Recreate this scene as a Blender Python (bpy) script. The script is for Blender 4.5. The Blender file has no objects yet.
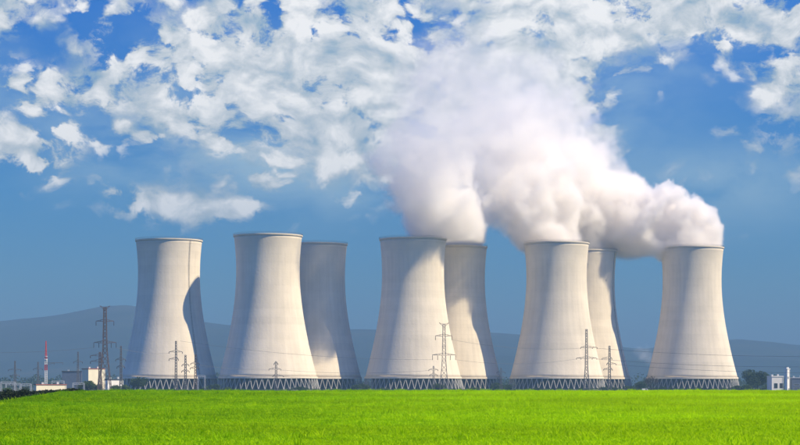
import bpy, math, random
import numpy as np
from mathutils import Vector, Matrix

R = math.radians
scene = bpy.context.scene
col = scene.collection
random.seed(7)

# ------------------------------------------------------------------ camera
F = 1946.0            # focal length in pixels of an 800 px wide picture
CAMZ = 5.0
HORIZON = 384.5
cam_d = bpy.data.cameras.new('camera')
cam = bpy.data.objects.new('camera', cam_d)
col.objects.link(cam)
cam.location = (0, 0, CAMZ)
cam.rotation_euler = (R(90), 0, 0)
cam_d.sensor_width = 36
cam_d.lens = 36 * F / 800
cam_d.shift_y = (HORIZON - 222.5) / 800
cam_d.clip_start = 1
cam_d.clip_end = 90000
scene.camera = cam

# ------------------------------------------------------------------ sun, sky, exposure
SUN_AZ = 70.0         # degrees to the right of the direction that points back at the camera
SUN_EL = 46.0
sd = Vector((math.sin(R(SUN_AZ)) * math.cos(R(SUN_EL)), -math.cos(R(SUN_AZ)) * math.cos(R(SUN_EL)), math.sin(R(SUN_EL))))
sun_d = bpy.data.lights.new('sun', 'SUN')
sun = bpy.data.objects.new('sun', sun_d)
col.objects.link(sun)
sun_d.energy = 5.0
sun_d.angle = R(0.5)
sun_d.color = (1.0, 0.85, 0.585)
sun.location = (400, -300, 600)
sun.rotation_euler = sd.to_track_quat('Z', 'Y').to_euler()

world = bpy.data.worlds.new('World')
scene.world = world
world.use_nodes = True
world.cycles.sampling_method = 'MANUAL'
world.cycles.sample_map_resolution = 256

scene.view_settings.view_transform = 'Standard'
scene.view_settings.look = 'None'
scene.view_settings.exposure = 0.85
scene.view_settings.gamma = 1.0
scene.view_settings.use_curve_mapping = False

scene.cycles.use_denoising = True
try:
    scene.cycles.denoiser = 'OPENIMAGEDENOISE'
    scene.cycles.denoising_input_passes = 'RGB_ALBEDO_NORMAL'
except Exception:
    pass
scene.cycles.max_bounces = 18
scene.cycles.diffuse_bounces = 3
scene.cycles.glossy_bounces = 2
scene.cycles.transmission_bounces = 3
scene.cycles.transparent_max_bounces = 8
scene.cycles.volume_bounces = 16
scene.cycles.volume_step_rate = 1.5
scene.cycles.sample_clamp_indirect = 8.0


class NT:
    """small helper to write node trees"""
    def __init__(self, tree):
        self.t = tree
        self.n = tree.nodes
        self.l = tree.links

    def new(self, kind, **kw):
        n = self.n.new(kind)
        for k, v in kw.items():
            setattr(n, k, v)
        return n

    def put(self, sock, v):
        if v is None:
            return
        if isinstance(v, bpy.types.NodeSocket):
            self.l.new(v, sock)
        else:
            sock.default_value = v

    def math(self, op, a, b=None, c=None, clamp=False):
        n = self.new('ShaderNodeMath', operation=op, use_clamp=clamp)
        for i, v in enumerate((a, b, c)):
            if v is not None:
                self.put(n.inputs[i], v)
        return n.outputs[0]

    def vmath(self, op, a, b=None, scale=None):
        n = self.new('ShaderNodeVectorMath', operation=op)
        self.put(n.inputs[0], a)
        if b is not None:
            self.put(n.inputs[1], b)
        if scale is not None:
            self.put(n.inputs['Scale'], scale)
        return n.outputs[1] if op in ('LENGTH', 'DOT_PRODUCT', 'DISTANCE') else n.outputs[0]

    def noise(self, vec, scale, detail=4, rough=0.5, lac=2.0, dist=0.0, kind='FBM'):
        n = self.new('ShaderNodeTexNoise', noise_dimensions='3D')
        n.noise_type = kind
        self.put(n.inputs['Vector'], vec)
        self.put(n.inputs['Scale'], scale)
        self.put(n.inputs['Detail'], detail)
        self.put(n.inputs['Roughness'], rough)
        self.put(n.inputs['Lacunarity'], lac)
        self.put(n.inputs['Distortion'], dist)
        return n.outputs['Fac']

    def ramp(self, fac, stops, interp='LINEAR'):
        n = self.new('ShaderNodeValToRGB')
        cr = n.color_ramp
        cr.interpolation = interp
        while len(cr.elements) < len(stops):
            cr.elements.new(0.5)
        for e, (p, c) in zip(cr.elements, stops):
            e.position = p
            e.color = (c[0], c[1], c[2], 1) if hasattr(c, '__len__') else (c, c, c, 1)
        self.put(n.inputs[0], fac)
        return n.outputs[0]

    def mix(self, fac, a, b, blend='MIX'):
        n = self.new('ShaderNodeMix', data_type='RGBA', blend_type=blend)
        self.put(n.inputs[0], fac)
        for s, v in ((n.inputs[6], a), (n.inputs[7], b)):
            if isinstance(v, tuple) and len(v) == 3:
                v = (*v, 1)
            self.put(s, v)
        return n.outputs[2]

    def smooth(self, v, lo, hi, out0=0.0, out1=1.0):
        n = self.new('ShaderNodeMapRange', interpolation_type='SMOOTHSTEP')
        self.put(n.inputs[0], v)
        for i, x in enumerate((lo, hi, out0, out1)):
            self.put(n.inputs[i + 1], x)
        return n.outputs[0]

    def xyz(self, v):
        n = self.new('ShaderNodeSeparateXYZ')
        self.put(n.inputs[0], v)
        return n.outputs[0], n.outputs[1], n.outputs[2]

    def comb(self, x, y, z):
        n = self.new('ShaderNodeCombineXYZ')
        for s, v in zip(n.inputs, (x, y, z)):
            self.put(s, v)
        return n.outputs[0]


def build_world():
    N = NT(world.node_tree)
    N.n.clear()
    out = N.new('ShaderNodeOutputWorld')
    bg = N.new('ShaderNodeBackground')
    STR = 0.13
    bg.inputs['Strength'].default_value = STR
    N.l.new(bg.outputs[0], out.inputs[0])
    tc = N.new('ShaderNodeTexCoord')
    d = N.vmath('NORMALIZE', tc.outputs['Generated'])
    x, y, z = N.xyz(d)
    # clear air: Nishita, read a little higher up than the low band that the long lens covers
    sky = N.new('ShaderNodeTexSky', sky_type='NISHITA')
    sky.sun_disc = False
    sky.sun_elevation = R(SUN_EL)
    sky.sun_rotation = math.atan2(sd.x, sd.y)
    sky.altitude = 300
    sky.air_density = 1.0
    sky.dust_density = 0.6
    sky.ozone_density = 3.0
    zz = N.math('ADD', N.math('MULTIPLY', z, 2.2), 0.10)
    N.l.new(N.comb(x, y, zz), sky.inputs['Vector'])
    # angles in units of 1/1946 rad (az right of the view axis, el above the horizon)
    az = N.math('MULTIPLY', N.math('ARCTAN2', x, y), F)
    el = N.math('MULTIPLY', N.math('ARCSINE', z), F)
    tint = N.ramp(N.math('DIVIDE', el, 900.0, clamp=True),
                  [(0.0, (0.34, 0.40, 0.36)), (0.11, (0.25, 0.49, 0.49)), (0.22, (0.115, 0.52, 0.69)), (0.42, (0.01, 0.47, 1.0)), (1.0, (0.04, 0.55, 1.6))])  # bluer above the view, shaped to fill the towers' shaded sides with blue
    clear = N.mix(1.0, sky.outputs[0], tint, 'MULTIPLY')
    # broken cloud cover
    wv = N.noise(d, 22.0, 3, 0.55)
    wv2 = N.noise(N.vmath('ADD', d, (3.1, 1.7, 5.2)), 22.0, 3, 0.55)
    off = N.comb(N.math('MULTIPLY', N.math('SUBTRACT', wv, 0.5), 0.030), 0.0,
                 N.math('MULTIPLY', N.math('SUBTRACT', wv2, 0.5), 0.022))
    sq = N.vmath('MULTIPLY', N.vmath('ADD', d, off), (1.0, 1.0, 1.45))

    def field(v):
        a = N.noise(v, 21.0, 10, 0.66)
        b = N.noise(v, 58.0, 7, 0.62)
        return N.math('ADD', N.math('MULTIPLY', a, 0.62), N.math('MULTIPLY', b, 0.38))
    f0 = field(sq)
    fw = N.comb(N.math('SUBTRACT', N.noise(sq, 48.0, 5, 0.6), 0.5), 0.0, N.math('SUBTRACT', N.noise(N.vmath('ADD', sq, (7.7, 2.2, 1.1)), 48.0, 5, 0.6), 0.5))
    vo = N.new('ShaderNodeTexVoronoi', feature='SMOOTH_F1')
    vo.inputs['Scale'].default_value = 58.0
    vo.inputs['Smoothness'].default_value = 0.6
    N.l.new(N.vmath('ADD', sq, N.vmath('SCALE', fw, scale=0.034)), vo.inputs['Vector'])
    puff = N.smooth(vo.outputs['Distance'], 0.02, 0.70, 1.0, 0.0)
    f0 = N.math('ADD', N.math('MULTIPLY', f0, 0.70), N.math('MULTIPLY', puff, 0.30))
    s0 = N.noise(sq, 36.0, 6, 0.55)
    s1 = N.noise(N.vmath('ADD', sq, (0.005, 0.0, 0.009)), 36.0, 6, 0.55)
    azw = N.math('ADD', az, N.math('MULTIPLY', N.math('SUBTRACT', wv2, 0.5), 46.0))
    elw = N.math('ADD', el, N.math('MULTIPLY', N.math('SUBTRACT', wv, 0.5), 36.0))
    blobs = [  # px x, px y, rx, ry, weight
        (185, 102, 180, 62, .43), (250, 35, 160, 55, .36), (345, 80, 85, 85, .32), (470, 60, 120, 85, .36), (70, 92, 60, 24, .22),
        (560, 85, 80, 65, .33), (20, 156, 58, 26, .80), (148, 202, 50, 18, .62), (222, 213, 36, 18, .56),
        (710, 20, 130, 42, .46), (640, 6, 60, 26, .2), (792, 108, 56, 46, .44), (0, 14, 66, 34, .34),
        (700, 190, 120, 55, .03), (90, 48, 22, 14, .2), (330, 160, 120, 40, .16), (560, 0, 260, 20, .10),
        (60, 45, 44, 26, -.22), (672, 120, 60, 45, -.16), (600, 42, 30, 40, -.12), (318, 12, 18, 22, -.18), (45, 122, 80, 13, -.24),
        (408, 34, 20, 30, -.18), (440, 15, 26, 12, -.14), (20, 212, 90, 18, -.12), (112, 165, 34, 24, -.22)]
    m = None
    for bx, by, rx, ry, w in blobs:
        u = N.math('DIVIDE', N.math('SUBTRACT', azw, bx - 400.0), rx)
        v = N.math('DIVIDE', N.math('SUBTRACT', elw, HORIZON - by), ry)
        r2 = N.math('ADD', N.math('MULTIPLY', u, u), N.math('MULTIPLY', v, v))
        g = N.math('MULTIPLY', N.math('EXPONENT', N.math('MULTIPLY', r2, -0.9)), w)
        m = g if m is None else N.math('ADD', m, g)
    low = N.smooth(el, 90.0, 210.0, -0.29, -0.085)
    # sky out of view: cloud cover kept thinner so shaded sides stay dark
    away = N.smooth(N.math('ABSOLUTE', az), 420.0, 700.0)
    high = N.smooth(el, 400.0, 600.0)
    rest = N.math('MULTIPLY', N.math('MAXIMUM', away, high), N.smooth(el, 60.0, 260.0, 0.0, 0.06))
    m = N.math('ADD', N.math('ADD', m, low), rest)
    cov = N.math('ADD', f0, m)
    holes = N.smooth(N.noise(N.vmath('ADD', sq, (1.3, 4.4, 0.6)), 30.0, 7, 0.66), 0.46, 0.74)
    cov = N.math('SUBTRACT', cov, N.math('MULTIPLY', holes, N.smooth(puff, 0.2, 0.8, 0.85, 0.10)))
    dens = N.smooth(cov, 0.39, 0.78)
    thick = N.smooth(cov, 0.50, 0.86)
    relief = N.math('MULTIPLY', N.math('SUBTRACT', s0, s1), 2.1)
    lum = N.math('ADD', N.math('ADD', relief, 0.18), N.math('MULTIPLY', thick, 0.36))
    lum = N.math('ADD', lum, N.math('MULTIPLY', puff, 0.42))
    lum = N.math('ADD', lum, N.math('MULTIPLY', N.math('SUBTRACT', N.noise(sq, 75.0, 6, 0.62), 0.5), 0.9))
    ccol = N.ramp(lum, [(0.1, (0.20, 0.285, 0.36)), (0.5, (0.39, 0.42, 0.44)), (1.0, (0.66, 0.645, 0.625))])
    ccol = N.vmath('SCALE', ccol, scale=1.0 / STR)
    lowcloud = N.smooth(el, 120.0, 230.0, 0.80, 0.97)
    # thin high veil
    vm = None
    for bx, by, rx, ry, w in [(705, 192, 80, 42, .50), (320, 172, 140, 42, .60), (565, 105, 90, 80, .60), (200, 110, 200, 70, .5), (790, 190, 60, 40, .22), (650, 45, 100, 45, .35), (20, 105, 60, 30, .25), (130, 160, 90, 30, .25)]:
        u = N.math('DIVIDE', N.math('SUBTRACT', azw, bx - 400.0), rx)
        v = N.math('DIVIDE', N.math('SUBTRACT', elw, HORIZON - by), ry)
        r2 = N.math('ADD', N.math('MULTIPLY', u, u), N.math('MULTIPLY', v, v))
        g = N.math('MULTIPLY', N.math('EXPONENT', N.math('MULTIPLY', r2, -1.0)), w)
        vm = g if vm is None else N.math('ADD', vm, g)
    vm = N.math('ADD', vm, N.math('MULTIPLY', N.math('MAXIMUM', away, high), 0.15))
    vn = N.noise(N.vmath('MULTIPLY', sq, (1.0, 1.0, 1.6)), 14.0, 6, 0.55)
    veil = N.math('MULTIPLY', vm, N.smooth(vn, 0.3, 0.66), clamp=True)
    vcol = N.vmath('SCALE', (0.29, 0.40, 0.46), scale=1.0 / STR)
    clear = N.mix(veil, clear, vcol)
    fin = N.mix(N.math('MULTIPLY', dens, lowcloud), clear, ccol)
    N.l.new(fin, bg.inputs['Color'])


build_world()


# ------------------------------------------------------------------ helpers
def at(px, py, D):
    """the point at distance D that stands px right / py down in an 800 px wide picture"""
    return Vector(((px - 400.0) / F * D, D, CAMZ + (HORIZON - py) / F * D))


def tag(o, label=None, cat=None, group=None, kind=None):
    if label: o['label'] = label
    if cat: o['category'] = cat
    if group: o['group'] = group
    if kind: o['kind'] = kind
    return o


def empty(name, loc, rz=0.0):
    o = bpy.data.objects.new(name, None)
    o.location = loc
    o.rotation_euler = (0, 0, rz)
    o.empty_display_size = 0.5
    col.objects.link(o)
    return o


def link(name, me, parent=None, loc=None, rz=None):
    o = bpy.data.objects.new(name, me)
    col.objects.link(o)
    if parent is not None:
        o.parent = parent
    if loc is not None:
        o.location = loc
    if rz is not None:
        o.rotation_euler = (0, 0, rz)
    return o


class MB:
    def __init__(self):
        self.v, self.f = [], []

    def add(self, vs, fs):
        b = len(self.v)
        self.v += [tuple(p) for p in vs]
        self.f += [tuple(b + i for i in f) for f in fs]

    def box(self, x0, x1, y0, y1, z0, z1):
        self.add([(x0, y0, z0), (x1, y0, z0), (x1, y1, z0), (x0, y1, z0), (x0, y0, z1), (x1, y0, z1), (x1, y1, z1), (x0, y1, z1)],
                 [(3, 2, 1, 0), (4, 5, 6, 7), (0, 1, 5, 4), (1, 2, 6, 5), (2, 3, 7, 6), (3, 0, 4, 7)])

    def beam(self, a, b, w, w2=None, n=4):
        a, b = Vector(a), Vector(b)
        w2 = w if w2 is None else w2
        d = (b - a).normalized()
        u = d.cross(Vector((0, 0, 1)) if abs(d.z) < .95 else Vector((0, 1, 0))).normalized()
        v = d.cross(u)
        vs = []
        for p, r in ((a, w), (b, w2)):
            for k in range(n):
                t = 2 * math.pi * (k + .5) / n
                vs.append(p + (u * math.cos(t) + v * math.sin(t)) * r)
        fs = [(k, (k + 1) % n, n + (k + 1) % n, n + k) for k in range(n)]
        fs += [tuple(range(n - 1, -1, -1)), tuple(range(n, 2 * n))]
        self.add(vs, fs)

    def tube(self, pts, r, n=5):
        for a, b in zip(pts[:-1], pts[1:]):
            self.beam(a, b, r, n=n)

    def lathe(self, prof, n, close=False):
        b = len(self.v)
        k = len(prof)
        for i in range(n):
            t = 2 * math.pi * i / n
            for r, z in prof:
                self.v.append((r * math.cos(t), r * math.sin(t), z))
        m = k if close else k - 1
        for i in range(n):
            j = (i + 1) % n
            for q in range(m):
                q2 = (q + 1) % k
                self.f.append((b + i * k + q, b + j * k + q, b + j * k + q2, b + i * k + q2))

    def mesh(self, name, mat, smooth=False):
        me = bpy.data.meshes.new(name)
        me.from_pydata(self.v, [], self.f)
        if mat: me.materials.append(mat)
        if smooth:
            me.polygons.foreach_set('use_smooth', [True] * len(me.polygons))
        me.update()
        return me

    def build(self, name, mat, parent=None, smooth=False, loc=None):
        return link(name, self.mesh(name, mat, smooth), parent, loc)


MATS = {}


def mat(name, color, rough=0.8, var=0.15, scale=0.5, metal=0.0, spec=0.3):
    """plain procedural surface with some mottling"""
    if name in MATS:
        return MATS[name]
    m = bpy.data.materials.new(name)
    m.use_nodes = True
    N = NT(m.node_tree)
    p = N.n['Principled BSDF']
    tc = N.new('ShaderNodeTexCoord')
    f = N.noise(tc.outputs['Object'], scale, 5, 0.6)
    c0 = tuple(c * (1 - var) for c in color)
    c1 = tuple(min(1, c * (1 + var)) for c in color)
    N.l.new(N.ramp(f, [(0.3, c0), (0.7, c1)]), p.inputs['Base Color'])
    p.inputs['Roughness'].default_value = rough
    p.inputs['Metallic'].default_value = metal
    p.inputs['Specular IOR Level'].default_value = spec
    MATS[name] = m
    return m


# ------------------------------------------------------------------ ground
def sstep(a, b, x):
    t = np.clip((x - a) / (b - a), 0, 1)
    return t * t * (3 - 2 * t)


def ground_z(x, y):
    x = np.asarray(x, float)
    y = np.asarray(y, float)
    z = 3.4 + 0.82 * sstep(20, 215, y)
    z = z - 4.22 * sstep(205, 620, y)
    left = np.maximum(0, -x - (23.6 + 0.122 * (y - 115.0)))
    side = 0.26 * left * left / (left + 1.5)
    side = np.minimum(side, 3.2) * sstep(70, 120, y) * (1 - sstep(300, 620, y))
    z = z - side
    z = z + 0.05 * np.sin(x * 0.21 + 1.0) * np.sin(y * 0.07) + 0.03 * np.sin(x * 0.53 + y * 0.11)
    far = sstep(400, 700, y)
    return z * (1 - far) + np.maximum(z, 0) * far * (1 - sstep(600, 640, y))


def axis(parts):
    out = []
    for a, b, n in parts:
        out += list(np.linspace(a, b, n, endpoint=False))
    out.append(parts[-1][1])
    return np.array(out)


def grid_mesh(name, xs, ys, zf, m, smooth=True):
    X, Y = np.meshgrid(xs, ys)
    Z = zf(X, Y)
    nx, ny = len(xs), len(ys)
    me = bpy.data.meshes.new(name)
    V = np.stack([X.ravel(), Y.ravel(), Z.ravel()], 1)
    i = np.arange(nx * ny).reshape(ny, nx)
    Fq = np.stack([i[:-1, :-1].ravel(), i[:-1, 1:].ravel(), i[1:, 1:].ravel(), i[1:, :-1].ravel()], 1)
    me.vertices.add(len(V))
    me.vertices.foreach_set('co', V.ravel())
    me.loops.add(Fq.size)
    me.loops.foreach_set('vertex_index', Fq.ravel())
    me.polygons.add(len(Fq))
    me.polygons.foreach_set('loop_start', np.arange(0, Fq.size, 4))
    me.polygons.foreach_set('use_smooth', np.full(len(Fq), smooth))
    me.update(calc_edges=True)
    if m: me.materials.append(m)
    return me


def ground_material():
    m = bpy.data.materials.new('field_and_plain')
    m.use_nodes = True
    N = NT(m.node_tree)
    p = N.n['Principled BSDF']
    g = N.new('ShaderNodeNewGeometry').outputs['Position']
    x, y, z = N.xyz(g)
    fine = N.noise(g, 3.0, 6, 0.65)
    wide = N.noise(g, 0.06, 4, 0.5)
    grass = N.mix(fine, (0.07, 0.16, 0.002), (0.17, 0.30, 0.003))
    grass = N.mix(N.math('MULTIPLY', wide, 0.6), grass, (0.20, 0.30, 0.004))
    plain = N.mix(N.noise(g, 0.012, 5, 0.6), (0.028, 0.045, 0.018), (0.075, 0.075, 0.035))
    fac = N.smooth(y, 216.0, 240.0)
    N.l.new(N.mix(fac, grass, plain), p.inputs['Base Color'])
    p.inputs['Roughness'].default_value = 0.95
    p.inputs['Specular IOR Level'].default_value = 0.1
    b = N.new('ShaderNodeBump')
    b.inputs['Strength'].default_value = 0.6
    b.inputs['Distance'].default_value = 0.15
    N.l.new(N.noise(g, 5.0, 6, 0.7), b.inputs['Height'])
    N.l.new(b.outputs[0], p.inputs['Normal'])
    return m


gx = axis([(-40000, -4000, 12), (-4000, -400, 18), (-400, -70, 24), (-70, 70, 90), (70, 400, 24), (400, 4000, 18), (4000, 40000, 12)])
gy = axis([(-3000, -100, 10), (-100, 20, 14), (20, 240, 130), (240, 660, 50), (660, 3000, 30), (3000, 60000, 25)])
ground = link('ground', grid_mesh('ground', gx, gy, ground_z, ground_material()))
tag(ground, 'green field rising to a low crest with a dark plain beyond', kind='structure')


# ------------------------------------------------------------------ hills
def hills():
    px = np.array([-6000, -2500, -900, -300, -80, 0, 40, 70, 100, 125, 150, 205, 260, 365, 430, 500, 570, 640, 690, 740, 800, 900, 1300, 2600, 6000], float)
    py = np.array([345, 330, 318, 322, 326, 322, 317, 312, 305, 302, 304, 317, 323, 322, 326, 329, 334, 344, 338, 334, 341, 335, 322, 330, 345], float)
    D = 8500.0
    hz = (HORIZON - py) / F * D
    rs = np.random.RandomState(4)
    ph = rs.rand(24) * 6.28

    def zf(X, Y):
        q = X / Y * F + 400.0
        h = np.interp(q, px, hz)
        r = np.zeros_like(X)
        for k in range(8):
            fr = 0.0006 * 1.75 ** k
            r += np.sin(X * fr * 1.1 + ph[k] + 2.0 * np.sin(Y * fr * .7 + ph[k + 8])) * 13.0 / 1.55 ** k
        s = sstep(5600, D, Y) * (1 - 0.55 * sstep(D, 12500, Y))
        front = 70 * np.exp(-((Y - 6300 - 300 * np.sin(X * .0011)) / 420.0) ** 2) * (0.6 + .4 * np.sin(X * 0.0014 + 1.3))
        return -6 + (h + r) * s + front * 0.8
    m = bpy.data.materials.new('wooded_hillside')
    m.use_nodes = True
    N = NT(m.node_tree)
    p = N.n['Principled BSDF']
    g = N.new('ShaderNodeNewGeometry').outputs['Position']
    a = N.noise(g, 0.0016, 6, 0.6)
    c = N.ramp(a, [(0.35, (0.012, 0.020, 0.022)), (0.55, (0.020, 0.030, 0.028)), (0.72, (0.050, 0.052, 0.045))])
    N.l.new(c, p.inputs['Base Color'])
    p.inputs['Roughness'].default_value = 1.0
    p.inputs['Specular IOR Level'].default_value = 0.0
    xs = axis([(-26000, -4000, 40), (-4000, 4000, 160), (4000, 26000, 40)])
    ys = axis([(5500, 9000, 44), (9000, 13000, 14)])
    tag(link('hills', grid_mesh('hills', xs, ys, zf, m)), 'long hazy blue wooded ridge on the horizon', kind='structure')


hills()


# ------------------------------------------------------------------ cooling towers
def concrete(name, base, streak=0.35):
    m = bpy.data.materials.new(name)
    m.use_nodes = True
    N = NT(m.node_tree)
    p = N.n['Principled BSDF']
    tc = N.new('ShaderNodeTexCoord')
    oi = N.new('ShaderNodeObjectInfo')
    o = tc.outputs['Object']
    x, y, z = N.xyz(o)
    ang = N.math('ARCTAN2', y, x)
    rnd = N.math('MULTIPLY', oi.outputs['Random'], 90.0)
    ca, sa = N.math('COSINE', ang), N.math('SINE', ang)
    ring = N.comb(N.math('MULTIPLY', ca, 30.0), N.math('MULTIPLY', sa, 30.0), N.math('ADD', N.math('MULTIPLY', z, 0.045), rnd))
    st = N.noise(ring, 0.42, 6, 0.62)
    blot = N.noise(N.vmath('ADD', o, N.comb(rnd, 0.0, 0.0)), 0.045, 6, 0.6)
    # concrete lifts: each pour a slightly different tone
    lift = N.new('ShaderNodeTexWhiteNoise', noise_dimensions='1D')
    N.l.new(N.math('FLOOR', N.math('DIVIDE', N.math('ADD', z, rnd), 6.2)), lift.inputs['W'])
    seam = N.smooth(N.math('PINGPONG', N.math('ADD', z, 1.1), 3.1), 0.0, 0.22)
    v = N.math('ADD', N.math('MULTIPLY', N.math('SUBTRACT', st, 0.5), streak * 2.0), N.math('MULTIPLY', N.math('SUBTRACT', blot, 0.5), 0.42))
    v = N.math('ADD', v, N.math('MULTIPLY', N.math('SUBTRACT', lift.outputs[0], 0.5), 0.06))
    v = N.math('ADD', N.math('ADD', v, 0.93), N.math('MULTIPLY', seam, 0.07))
    # ragged darker band towards the lip
    lip = N.math('MULTIPLY', N.smooth(N.math('ADD', z, N.math('MULTIPLY', st, 22.0)), 122.0, 140.0), -0.16)
    v = N.math('ADD', v, lip)
    c = N.vmath('SCALE', (base[0], base[1], base[2]), scale=v)
    N.l.new(c, p.inputs['Base Color'])
    p.inputs['Roughness'].default_value = 0.9
    p.inputs['Diffuse Roughness'].default_value = 0.35
    p.inputs['Specular IOR Level'].default_value = 0.2
    b = N.new('ShaderNodeBump')
    b.inputs['Strength'].default_value = 0.5
    b.inputs['Distance'].default_value = 0.25
    rib = N.math('SINE', N.math('MULTIPLY', ang, 150.0))
    N.l.new(N.math('ADD', N.math('MULTIPLY', rib, 0.05), N.noise(o, 0.5, 4, 0.6)), b.inputs['Height'])
    N.l.new(b.outputs[0], p.inputs['Normal'])
    return m


M_shell = concrete('weathered_concrete', (0.73, 0.65, 0.525), 0.17)
M_leg = mat('pale_concrete_leg', (0.38, 0.37, 0.35), 0.85, 0.12, 0.6)
M_fill = mat('dark_louvre_packing', (0.035, 0.045, 0.06), 0.9, 0.4, 0.4)
M_basin = mat('grey_basin_concrete', (0.30, 0.29, 0.27), 0.9, 0.15, 0.3)
M_rail = mat('dark_steel_rail', (0.09, 0.09, 0.10), 0.6, 0.2, 1.0)

TZ0, TH, TA, TZT, TB = 10.4, 127.0, 26.0, 98.0, 74.0


def tower_r(z):
    return TA * math.sqrt(1 + ((z - TZT) / TB) ** 2)


def tower_meshes():
    out = {}
    zs = list(np.linspace(TZ0 + 0.9, TH - 1.2, 48))
    m = MB()
    prof = [(tower_r(z), z) for z in zs] + [(tower_r(z) - (0.9 if z > 40 else 1.4), z) for z in reversed(zs)]
    m.lathe(prof, 160, close=True)
    out['shell'] = m.mesh('shell', M_shell, True)
    m = MB()
    rt = tower_r(TH)
    m.lathe([(rt - 1.1, TH - 1.25), (rt + 0.40, TH - 1.25), (rt + 0.5, TH - 0.9), (rt + 0.5, TH), (rt - 1.1, TH)], 160, close=True)
    out['rim'] = m.mesh('rim', M_shell)
    m = MB()
    for k in range(72):
        t = 2 * math.pi * k / 72
        c, s = math.cos(t), math.sin(t)
        m.beam(((rt + .38) * c, (rt + .38) * s, TH), ((rt + .38) * c, (rt + .38) * s, TH + 1.15), 0.07)
    m.lathe([(rt + .31, TH + 1.1), (rt + .45, TH + 1.1), (rt + .45, TH + 1.22), (rt + .31, TH + 1.22)], 96, close=True)
    m.lathe([(rt + .33, TH + .55), (rt + .43, TH + .55), (rt + .43, TH + .63), (rt + .33, TH + .63)], 96, close=True)
    out['railing'] = m.mesh('railing', M_rail)
    m = MB()
    rb = tower_r(TZ0)
    m.lathe([(rb - 1.5, TZ0 - .5), (rb + .55, TZ0 - .5), (rb + .45, TZ0 + 1.0), (rb - 1.5, TZ0 + 1.0)], 160, close=True)
    out['ring_beam'] = m.mesh('ring_beam', M_shell)
    m = MB()
    m.lathe([(rb + 1.2, -0.6), (rb + 2.6, -0.6), (rb + 2.6, .8), (rb + 1.2, .8)], 96, close=True)
    out['basin_wall'] = m.mesh('basin_wall', M_basin)
    m = MB()
    m.lathe([(rb - 5.5, -0.5), (rb - 5.5, TZ0 + 1.5), (0.01, TZ0 + 1.6)], 96)
    out['packing'] = m.mesh('packing', M_fill)
    NP = 52
    step = 2 * math.pi / NP
    for k, sgn in (('leg', 1),):
        m = MB()
        a0, a1 = 0.0, step * 0.5
        r0, r1 = rb + 2.0, rb - 0.35
        m.beam((r0 * math.cos(a0), r0 * math.sin(a0), 0.6), (r1 * math.cos(a1), r1 * math.sin(a1), TZ0 - .3), 0.31, 0.29, n=6)
        out['leg'] = m.mesh('leg', M_leg)
        m = MB()
        m.beam((r0 * math.cos(a0), r0 * math.sin(a0), 0.6), (r1 * math.cos(-a1), r1 * math.sin(-a1), TZ0 - .3), 0.31, 0.29, n=6)
        out['leg2'] = m.mesh('leg', M_leg)
    out['np'] = NP
    m = MB()
    prev = None
    for z in np.linspace(TZ0 + 1, TH - 1, 40):
        p = Vector((tower_r(z) + 0.45, 0, z))
        for s in (-.45, .45):
            q = p + Vector((0, s, 0))
            if prev is not None:
                m.beam(prev + Vector((0, s, 0)), q, 0.09)
        m.beam(p + Vector((.1, -.6, 0)), p + Vector((.1, .6, 0)), 0.08)
        prev = p
    out['ladder'] = m.mesh('ladder', M_rail)
    return out


TM = tower_meshes()
TOWERS = [  # px centre, distance, ladder angle or None, label
    ('T1', 169, 1613, -44, 'leftmost cooling tower, half in blue shade with a bite of shadow low on its right'),
    ('T2', 268, 1594, None, 'second cooling tower from the left, large and standing in front, sunlit, no steam'),
    ('T3', 315, 1656, None, 'shaded cooling tower partly hidden behind the second tower from the left'),
    ('T4', 413, 1632, None, 'front cooling tower left of the picture centre behind the tall lattice pylon'),
    ('T5', 455.5, 1702, None, 'narrow-looking shaded cooling tower behind the one left of centre, steaming'),
    ('T6', 556.5, 1680, None, 'front cooling tower right of centre with steam on its rim and two pylons before it'),
    ('T7', 586, 1752, -28, 'cooling tower mostly hidden behind the front tower right of centre, ladder on its side'),
    ('T8', 692, 1736, None, 'rightmost cooling tower standing alone with steam pouring left off its rim'),
]
TPOS = {}
SC = dict(T1=.980, T2=1, T3=.98, T4=1, T5=.986, T6=1, T7=.986, T8=1)
for i, (key, px, D, lad, lab) in enumerate(TOWERS):
    X = (px - 400.0) / F * D
    TPOS[key] = Vector((X, D, 0))
    t = empty('cooling_tower', (X, D, 0), 0.37 * i)
    tag(t, lab, 'cooling tower', 'cooling towers in two rows')
    t.scale = (SC[key],) * 3
    for part in ('shell', 'rim', 'railing', 'ring_beam', 'basin_wall', 'packing'):
        link(part, TM[part], t)
    for k in range(TM['np']):
        a = 2 * math.pi * k / TM['np']
        link('leg', TM['leg'], t, rz=a)
        link('leg', TM['leg2'], t, rz=a)
    if lad is not None:
        link('ladder', TM['ladder'], t, rz=R(lad) - 0.37 * i)


# ------------------------------------------------------------------ lattice pylons and wires
M_pyl = mat('dull_galvanised_steel', (0.13, 0.125, 0.13), 0.6, 0.2, 0.5, 0.2)
M_pyl2 = mat('rust_brown_pylon_steel', (0.11, 0.082, 0.08), 0.7, 0.25, 0.5, 0.1)
M_ins = mat('dark_insulator', (0.05, 0.04, 0.04), 0.4, 0.1, 1.0)
M_wire = mat('aluminium_wire', (0.16, 0.16, 0.17), 0.5, 0.1, 1.0, 0.3)


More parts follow.
